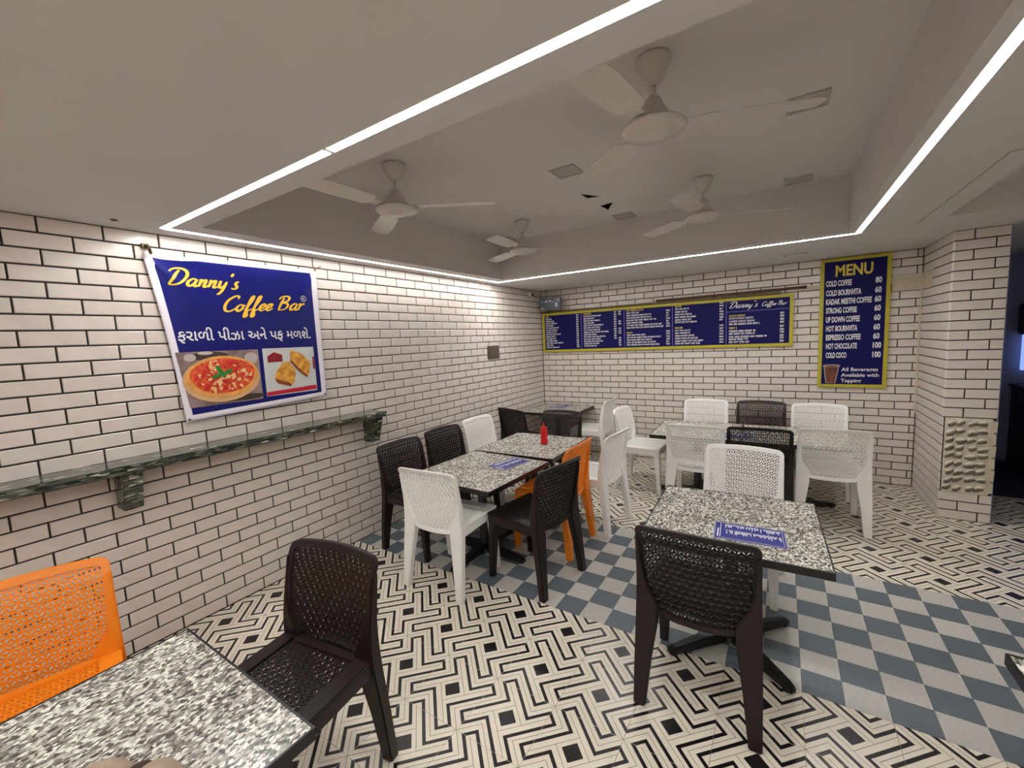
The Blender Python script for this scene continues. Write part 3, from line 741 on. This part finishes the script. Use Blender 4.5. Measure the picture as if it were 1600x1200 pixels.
# small monitor, security camera, switch plate
t = thing('small_monitor', 'small grey monitor mounted above the left end of the menu board', 'monitor', (0.24, 5.10, 1.965), radians(8))
b = MB(); b.box(-0.15, 0.15, 0.0, 0.06, 0.0, 0.17); b.build('housing', 'monitor_shell', t, bevel=0.008)
b = MB(); b.box(-0.135, 0.135, -0.003, 0.0, 0.02, 0.155); scr = b.build('screen', 'monitor_glass', t)
b = MB()
for (x, z, w_, h_) in ((-0.05, 0.12, 0.03, 0.02), (0.0, 0.125, 0.03, 0.02), (0.04, 0.11, 0.02, 0.015), (0.09, 0.07, 0.03, 0.05), (-0.11, 0.03, 0.04, 0.012), (-0.115, 0.125, 0.02, 0.012)): b.box(x - w_ / 2, x + w_ / 2, -0.0042, -0.003, z - h_ / 2, z + h_ / 2)
tag(b.build('screen_mark', 'print_white', scr), kind='stuff')
b = MB(); b.box(-0.03, 0.03, 0.05, 0.19, 0.06, 0.11); b.build('bracket', 'camera_black', t)
t = thing('security_camera', 'small dark security camera on the left wall near the corner', 'camera', (0.0, 4.885, 2.205))
b = MB(); b.lathe([(0.026, 0.0), (0.026, 0.01)], 16); o = b.build('mount', 'fan_enamel', t); o.rotation_euler = (0, pi / 2, 0)
b = MB(); b.tube([(0.005, 0, 0), (0.05, -0.012, -0.016), (0.11, -0.028, -0.034)], 0.024, 14); b.build('body', 'fan_enamel', t, smooth=True)
b = MB(); b.tube([(0.11, -0.028, -0.034), (0.118, -0.030, -0.0365)], 0.021, 14); b.build('lens', 'camera_black', t)
t = thing('switch_box', 'brown square electrical plate on the left brick wall', 'switch plate', (0.0, 4.04, 1.45))
b = MB(); b.box(0.0, 0.014, -0.115, 0.115, -0.078, 0.078); b.build('plate', 'switch_plate', t, bevel=0.003)
b = MB(); b.box(0.014, 0.020, -0.085, 0.085, -0.05, 0.05); b.build('cover', 'switch_plate', t, bevel=0.003)
for y, z in ((-0.1, -0.063), (0.1, -0.063), (-0.1, 0.063), (0.1, 0.063)):
    b = MB(); b.box(0.014, 0.0165, y - 0.005, y + 0.005, z - 0.005, z + 0.005); b.build('screw', 'camera_black', t)

# ------------------------------------------------------------------ granite ledge on the left wall
t = thing('wall_ledge', 'long dark green granite ledge fixed along the left wall', 'shelf', (0, 0, 1.055))
b = MB(); b.box(0.0, 0.20, -2.4, 2.215, -0.020, 0.0); b.build('slab', 'shelf_granite', t, bevel=0.003)
b = MB(); b.box(0.172, 0.198, -2.4, 2.21, -0.042, -0.020); b.build('edge_strip', 'shelf_granite', t, bevel=0.003)
for y in (0.62, 2.165, -1.0):
    b = MB(); b.hexa([(0.0, y - 0.04, -0.25), (0.10, y - 0.04, -0.25), (0.10, y + 0.04, -0.25), (0.0, y + 0.04, -0.25), (0.0, y - 0.04, -0.020), (0.168, y - 0.04, -0.020), (0.168, y + 0.04, -0.020), (0.0, y + 0.04, -0.020)])
    b.build('bracket', 'shelf_granite', t, bevel=0.003)

# ------------------------------------------------------------------ chair (perforated plastic)
ZT, ZB = 0.815, 0.395
def interp(tab, z):
    for (a, va), (c, vc) in zip(tab, tab[1:]):
        if z <= c: return va + (vc - va) * max(0, (z - a)) / (c - a)
    return tab[-1][1]
EDGE = [(0.395, -0.150), (0.47, -0.152), (0.56, -0.165), (0.66, -0.182), (0.74, -0.203), (0.815, -0.236)]
BULGE = [(0.395, 0.052), (0.5, 0.042), (0.65, 0.034), (0.815, 0.020)]
def ysurf(x, z): return interp(EDGE, z) - interp(BULGE, z) * (1 - min(1, (x / 0.228) ** 2))
def outline(n=64, inset=0.0):
    """closed loop (x,z), clockwise from the bottom centre"""
    pts = []
    for k in range(14):
        t = k / 14 * pi / 2; pts.append((0.220 * sin(t) ** (2 / 3.6), 0.50 - 0.100 * cos(t) ** (2 / 3.6)))
    for k in range(8): pts.append((0.220 + 0.008 * k / 8, 0.50 + 0.275 * k / 8))
    for k in range(9):
        t = k / 8 * pi / 2; pts.append((0.188 + 0.04 * cos(t), 0.775 + 0.033 * sin(t)))
    for k in range(1, 6): pts.append((0.188 * (1 - k / 6), 0.808 + 0.007 * (1 - (1 - k / 6) ** 2)))
    full = pts + [(0, 0.815)] + [(-x, z) for x, z in reversed(pts[1:])]
    if not inset: return full
    out = []; n = len(full)
    for i in range(n):
        a, c = full[i - 1], full[(i + 1) % n]; d = (c[0] - a[0], c[1] - a[1]); l = hypot(*d) or 1
        out.append((full[i][0] - d[1] / l * inset, full[i][1] + d[0] / l * inset))
    return out
def inside(p, poly):
    x, y = p; c = False; j = len(poly) - 1
    for i in range(len(poly)):
        a, b_ = poly[i], poly[j]
        if (a[1] > y) != (b_[1] > y) and x < (b_[0] - a[0]) * (y - a[1]) / (b_[1] - a[1]) + a[0]: c = not c
        j = i
    return c
LA = 0.0295
def lattice(mb, test, place_f, place_b, ext, raise_b):
    """triangular lattice with a leaf-shaped opening on every triangle edge; place_* map (x,z) to 3D"""
    h = LA * sqrt(3) / 2; x0, x1, z0, z1 = ext
    for r in range(int((z1 - z0) / h) + 2):
        for q in range(-2, int((x1 - x0) / LA) + 3):
            A = (x0 + q * LA + (r % 2) * LA / 2, z0 + r * h)
            for tri in ((A, (A[0] + LA, A[1]), (A[0] + LA / 2, A[1] + h)), ((A[0] + LA, A[1]), (A[0] + 1.5 * LA, A[1] + h), (A[0] + LA / 2, A[1] + h))):
                g = ((tri[0][0] + tri[1][0] + tri[2][0]) / 3, (tri[0][1] + tri[1][1] + tri[2][1]) / 3)
                if not test(g): continue
                pts = []; wall = []
                for k in range(3):
                    a, c = tri[k], tri[(k + 1) % 3]; d = (c[0] - a[0], c[1] - a[1]); n = (-d[1] / LA, d[0] / LA)
                    base = len(pts)
                    for tt, off in ((0, 0), (0.17, 0), (0.36, 0.0030), (0.64, 0.0030), (0.83, 0)):
                        pts.append((a[0] + d[0] * tt + n[0] * off, a[1] + d[1] * tt + n[1] * off))
                    wall += [(base + 1, base + 2), (base + 2, base + 3), (base + 3, base + 4)]
                i = len(mb.v); m = len(pts)
                mb.v += [place_f(*p) for p in pts] + [place_b(*p) for p in pts]
                cb_ = place_b(*g); mb.v.append((cb_[0], cb_[1] - raise_b, cb_[2]))
                mb.f.append(tuple(range(i, i + m))); mb.m.append(0)
                for k in range(m): mb.f.append((i + 2 * m, i + m + (k + 1) % m, i + m + k)); mb.m.append(0)
                for a, c in wall: mb.f.append((i + a, i + m + a, i + m + c, i + c)); mb.m.append(0)
inner = outline(inset=0.017)
bk = MB(); lattice(bk, lambda g: inside(g, inner), lambda x, z: (x, ysurf(x, z) + 0.003, z), lambda x, z: (x, ysurf(x, z) - 0.003, z), (-0.236, 0.22, 0.398, 0.82), 0.006)
back_me = bk.mesh('backrest', ['white_plastic'], recalc=False)
sb = MB(); SZ = 0.447
lattice(sb, lambda g: abs(g[0]) < 0.182 and -0.150 < g[1] < 0.158, lambda x, y: (x, y, SZ + 0.002 - 0.008 * (1 - (x / 0.2) ** 2)), lambda x, y: (x, y, SZ - 0.003 - 0.008 * (1 - (x / 0.2) ** 2)), (-0.1917, 0.18, -0.16, 0.16), 0.0)
seat_me = sb.mesh('seat', ['white_plastic'], recalc=False)
o1, o2 = outline(), outline(inset=0.026); n = len(o1); fr = MB(); i = 0
for (x, z), (u, v) in zip(o1, o2):
    zz = max(min(z, 0.815), 0.395)
    fr.v += [(x, ysurf(x, zz) + 0.007, z), (u, ysurf(u, v) + 0.008, v), (u, ysurf(u, v) - 0.008, v), (x, ysurf(x, zz) - 0.011, z)]
for k in range(n):
    a, c = 4 * k, 4 * ((k + 1) % n)
    for q in range(4): fr.f.append((a + q, a + (q + 1) % 4, c + (q + 1) % 4, c + q)); fr.m.append(0)
frame_me = fr.mesh('back_frame', ['white_plastic'], bevel=0.002)
sf = MB()
def ring(x0, x1, y0, y1, z): return [(x0, y0, z), (x1, y0, z), (x1, y1, z), (x0, y1, z)]
for (a0, a1, c0, c1) in ((-0.224, -0.160, -0.168, 0.222), (0.160, 0.224, -0.168, 0.222), (-0.160, 0.160, 0.142, 0.222), (-0.160, 0.160, -0.168, -0.132)): sf.box(a0, a1, c0, c1, 0.438, 0.4515)
for (a0, a1, c0, c1) in ((-0.222, -0.208, -0.165, 0.218), (0.208, 0.222, -0.165, 0.218), (-0.208, 0.208, 0.206, 0.220)): sf.box(a0, a1, c0, c1, 0.385, 0.440)
seatf_me = sf.mesh('seat_frame', ['white_plastic'], bevel=0.003)
def leg_mesh(front, s):
    b = MB()
    tab = [(0.186, 0.226, 0.200, 0.236, 0.0), (0.166, 0.222, 0.168, 0.221, 0.36), (0.150, 0.2215, 0.150, 0.2205, 0.439)] if front else \
        [(0.193, 0.240, -0.246, -0.203, 0.0), (0.172, 0.238, -0.228, -0.183, 0.20), (0.146, 0.235, -0.208, -0.160, 0.38), (0.146, 0.233, -0.203, -0.152, 0.46), (0.190, 0.231, -0.202, -0.156, 0.53), (0.207, 0.230, -0.205, -0.166, 0.60), (0.214, 0.229, -0.226, -0.196, 0.755)]
    b.loft([ring(x0, x1, y0, y1, z) if s > 0 else ring(-x1, -x0, y0, y1, z) for x0, x1, y0, y1, z in tab])
    return b.mesh('leg', ['white_plastic'], bevel=0.005)
LEGS = [leg_mesh(f_, s_) for f_ in (True, False) for s_ in (-1, 1)]
def make_chair():
    t = bpy.data.objects.new('plastic_chair', None); COL.objects.link(t)
    link('seat', seat_me, t); link('seat_frame', seatf_me, t); link('backrest', back_me, t); link('back_frame', frame_me, t)
    for m in LEGS: link('leg', m, t)
    return t
proto = make_chair()
W_, D_, O_ = 'white_plastic', 'brown_plastic', 'orange_plastic'
N_, S_, E_, X_ = 0, 180, -90, 90     # facing +Y, -Y, +X, -X
CH = [
 (O_, 0.847, 0.114, -101.7, 'orange perforated plastic chair at the left edge, beside the nearest granite table'),
 (D_, 1.469, 0.622, 188, 'dark brown plastic chair at the far side of the nearest granite table'),
 (D_, 0.53, 2.225, -90, 'dark brown plastic chair against the wall by the ledge end, left of two'),
 (D_, 0.51, 2.76, -92, 'dark brown plastic chair by the wall, between another brown and a white chair'),
 (W_, 0.495, 3.30, -93, 'white plastic chair by the left wall at the table with the ketchup'),
 (D_, 0.385, 4.09, -18, 'black-brown plastic chair by the left wall, in front of the corner table'),
 (D_, 0.945, 3.695, 180, 'brown plastic chair directly behind the red ketchup bottle'),
 (W_, 0.92, 4.84, 92, 'white plastic chair facing the corner table, nearest the back wall'),
 (W_, 1.70, 4.28, -92, 'white plastic chair facing right at the left end of the back table'),
 (W_, 1.57, 3.205, 85, 'white plastic chair seen from behind, next to the small orange chair'),
 (O_, 1.43, 2.735, 90, 'orange plastic chair between the brown and white chairs at the middle table'),
 (D_, 1.525, 2.262, 81, 'dark brown plastic chair in front of the orange chair at the middle table'),
 (W_, 1.045, 1.975, 2.5, 'white plastic chair seen from behind at the near end of the middle table'),
 (D_, 2.623, 1.82, 1, 'large dark brown plastic chair seen from behind at the right front table'),
 (W_, 2.693, 2.79, 178, 'white perforated plastic chair facing the viewer at the right front table'),
 (W_, 2.19, 4.87, 180, 'white plastic chair against the back wall, leftmost behind the back table'),
 (D_, 2.73, 4.88, 180, 'dark brown plastic chair against the back wall between two white chairs'),
 (W_, 3.23, 4.82, 180, 'white plastic chair against the back wall under the tall menu board'),
 (W_, 2.30, 3.86, 0, 'white plastic chair seen from behind, leftmost on the near side of back table'),
 (D_, 2.765, 3.92, 0, 'dark brown plastic chair seen from behind at the back table'),
 (W_, 3.24, 4.045, 3, 'white plastic chair seen from behind with full legs showing, rightmost of all'),
]
for k, (m, x, y, a, lab) in enumerate(CH):
    c = proto if k == 0 else dup(proto)
    c.location = (x, y, 0); c.rotation_euler = (0, 0, radians(a)); recolor(c, m)
    tag(c, lab, 'chair', 'perforated plastic chairs')

# ------------------------------------------------------------------ tables
TH = 0.645; TW = 0.372
b = MB(); b.box(-TW + 0.006, TW - 0.006, -TW + 0.006, TW - 0.006, -0.018, 0.0); top_me = b.mesh('tabletop', ['table_granite'])
b = MB()
for q in ((-TW, TW, -TW, -TW + 0.006), (-TW, TW, TW - 0.006, TW), (-TW, -TW + 0.006, -TW + 0.006, TW - 0.006), (TW - 0.006, TW, -TW + 0.006, TW - 0.006)): b.box(*q, -0.032, 0.0012)
b.box(-TW + 0.006, TW - 0.006, -TW + 0.006, TW - 0.006, -0.026, -0.018); edge_me = b.mesh('edge_band', ['black_edge'])
b = MB(); b.lathe([(0.12, -0.026 ), (0.12, -0.034), (0.034, -0.036), (0.034, -TH + 0.05), (0.055, -TH + 0.04), (0.06, -TH + 0.02)], 20); col_me = b.mesh('column', ['steel_pipe'], smooth=False)
b = MB(); b.loft([[(0.02, -0.034, 0.016), (0.02, 0.034, 0.016), (0.02, 0.030, 0.075), (0.02, -0.030, 0.075)], [(0.33, -0.024, 0.010), (0.33, 0.024, 0.010), (0.33, 0.018, 0.042), (0.33, -0.018, 0.042)], [(0.365, -0.016, 0.010), (0.365, 0.016, 0.010), (0.362, 0.012, 0.034), (0.362, -0.012, 0.034)]])
arm_me = b.mesh('foot_arm', ['cast_iron'], bevel=0.003)
b = MB(); b.lathe([(0.018, 0.0), (0.018, 0.012)], 12); gl_me = b.mesh('glide', ['cast_iron'])
def table(label, x, y, rot=0, base=45):
    t = thing('granite_table', label, 'table', (x, y, TH), radians(rot), 'granite cafe tables')
    link('tabletop', top_me, t); link('edge_band', edge_me, t); link('column', col_me, t)
    for k in range(4):
        a = link('foot_arm', arm_me, t, (0, 0, -TH), radians(base + 90 * k)); link('glide', gl_me, a, (0.335, 0, 0))
table('nearest granite table, cut off at the bottom left corner', 1.565, 0.072, 0)
table('granite table with a menu card at the right front, brown chair before it', 2.705, 2.195, 2)
table('granite table with a blue menu card, near half of the middle pair', 1.03, 2.345, -3, 0)
table('granite table carrying the red ketchup bottle, far half of the middle pair', 1.035, 3.125, 1, 0)
table('granite table pushed into the back left corner', 0.395, 4.913, 0)
table('granite table at the back wall, left half of the back pair', 2.235, 4.235, 2, 0)
table('granite table at the back wall, right half of the back pair', 2.985, 4.26, 2, 20)
table('granite table corner at the right edge of the picture', 3.815, 1.20, 0)

# menu cards, bottle, pouch
def card(label, x, y, rot, w_=0.29, d_=0.185):
    t = thing('menu_card', label, 'menu card', (x, y, TH + 0.0013), radians(rot), 'laminated blue menu cards')
    b = MB(); b.box(-w_ / 2, w_ / 2, -d_ / 2, d_ / 2, 0, 0.0008); b.build('laminate', 'laminate_edge', t)
    b = MB(); b.box(-w_ / 2 + 0.006, w_ / 2 - 0.006, -d_ / 2 + 0.006, d_ / 2 - 0.006, 0.0008, 0.0012); sh = b.build('sheet', 'card_blue', t)
    q = MB(); P = lambda u, v: (u, v, 0.0016)
    def bar(x0, x1, y0, y1): q.poly([P(x0, y0), P(x1, y0), P(x1, y1), P(x0, y1)])
    for v0 in (0.006, -0.006): pass
    for (yt, sg) in ((d_ * 0.40, 1), (0.008, 1)):
        xx = -w_ * 0.34
        while xx < w_ * 0.44:
            if tr.random() < 0.86:
                l = tr.uniform(0.012, 0.042); bar(xx, xx + 0.0034, yt - l, yt)
            xx += 0.0058
    bar(-w_ * 0.36, w_ * 0.44, 0.012, 0.0132); bar(w_ * 0.26, w_ * 0.264, 0.014, d_ * 0.4); bar(-w_ * 0.41, -w_ * 0.40, -d_ * 0.42, d_ * 0.42); bar(-w_ * 0.45, -w_ * 0.43, -d_ * 0.38, d_ * 0.1)
    bar(-w_ * 0.38, w_ * 0.45, -d_ * 0.43, -d_ * 0.42); bar(w_ * 0.452, w_ * 0.457, -d_ * 0.42, d_ * 0.43)
    q.build('print', 'print_white', sh, recalc=False)
card('blue laminated menu card on the right front table', 2.79, 2.045, 4)
card('blue laminated menu card on the near middle table', 1.165, 2.53, 78)
card('blue menu card on the corner table', 0.345, 5.09, 85)
card('blue menu card between chairs on the back table', 2.56, 4.07, 10)
t = thing('ketchup_bottle', 'red squeeze ketchup bottle on the middle table', 'bottle', (1.125, 3.17, TH + 0.0012))
b = MB(); b.lathe([(0.030, 0.0), (0.033, 0.004), (0.033, 0.03), (0.0315, 0.034), (0.0315, 0.105), (0.033, 0.11), (0.033, 0.13), (0.028, 0.14)], 24); b.build('body', 'ketchup_plastic', t, smooth=True)
b = MB(); b.lathe([(0.030, 0.138), (0.030, 0.150), (0.016, 0.156), (0.008, 0.166), (0.004, 0.196)], 20); b.build('nozzle_cap', 'ketchup_plastic', t, smooth=True)
t = thing('cloth_pouch', 'small beige and brown soft bundle on the near table, bottom edge', 'pouch', (1.70, 0.165, TH + 0.0012), radians(28))
for nm, cx, rx, rz_, mm in (('lobe', -0.055, 0.075, 0.055, 'beige_cloth'), ('lobe', 0.07, 0.055, 0.062, 'beige_cloth'), ('crease', 0.018, 0.03, 0.05, 'brown_cloth')):  # unidentified shape as two lobes; brown piece paints the shadow between them
    b = MB(); rings = []
    for k in range(9):
        a = k / 8 * pi / 2; rings.append([(cx + rx * cos(a) * cos(2 * pi * j / 18) * 0.98 + 1e-4 * j, -0.03 + 0.055 * cos(a) * sin(2 * pi * j / 18), rz_ * sin(a) + 0.0) for j in range(18)])
    b.loft(rings); b.build(nm, mm, t, smooth=True)

# ------------------------------------------------------------------ dim passage at the right
t = thing('dark_cabinet', 'dark low cabinet in the dim blue passage at right edge', 'cabinet', (5.42, 6.32, 0))
b = MB(); b.box(-0.40, 0.42, -0.30, 0.33, 0.0, 0.84); b.build('body', 'cabinet_dark', t, bevel=0.004)
b = MB(); b.box(-0.42, 0.44, -0.32, 0.34, 0.84, 0.87); b.build('worktop', 'cabinet_dark', t, bevel=0.004)
for x in (-0.39, 0.02):
    b = MB(); b.box(x, x + 0.38, -0.318, -0.302, 0.06, 0.80); d = b.build('door', 'cabinet_dark', t, bevel=0.003)
    b = MB(); b.box(x + 0.17, x + 0.21, -0.335, -0.318, 0.70, 0.715); b.build('handle', 'steel_pipe', d)
t = thing('wall_screen', 'glowing pale blue screen above the dark cabinet at right edge', 'screen', (5.36, 6.60, 1.02))
b = MB(); b.box(-0.30, 0.30, -0.02, 0.03, 0.0, 0.38); b.build('panel', 'screen_blue', t, bevel=0.004)
b = MB(); b.box(-0.33, 0.33, -0.10, 0.05, 0.38, 0.70); b.build('hood', 'cabinet_dark', t, bevel=0.01)
t = thing('dark_bin', 'black bin standing on the passage floor at right edge', 'bin', (4.95, 5.30, 0))  # unidentified black object, built as a lidded drum
b = MB(); b.lathe([(0.14, 0.0), (0.17, 0.36)], 24); b.build('body', 'cabinet_dark', t)
b = MB(); b.lathe([(0.178, 0.36), (0.178, 0.375), (0.10, 0.42), (0.02, 0.43)], 24); b.build('lid', 'cabinet_dark', t)
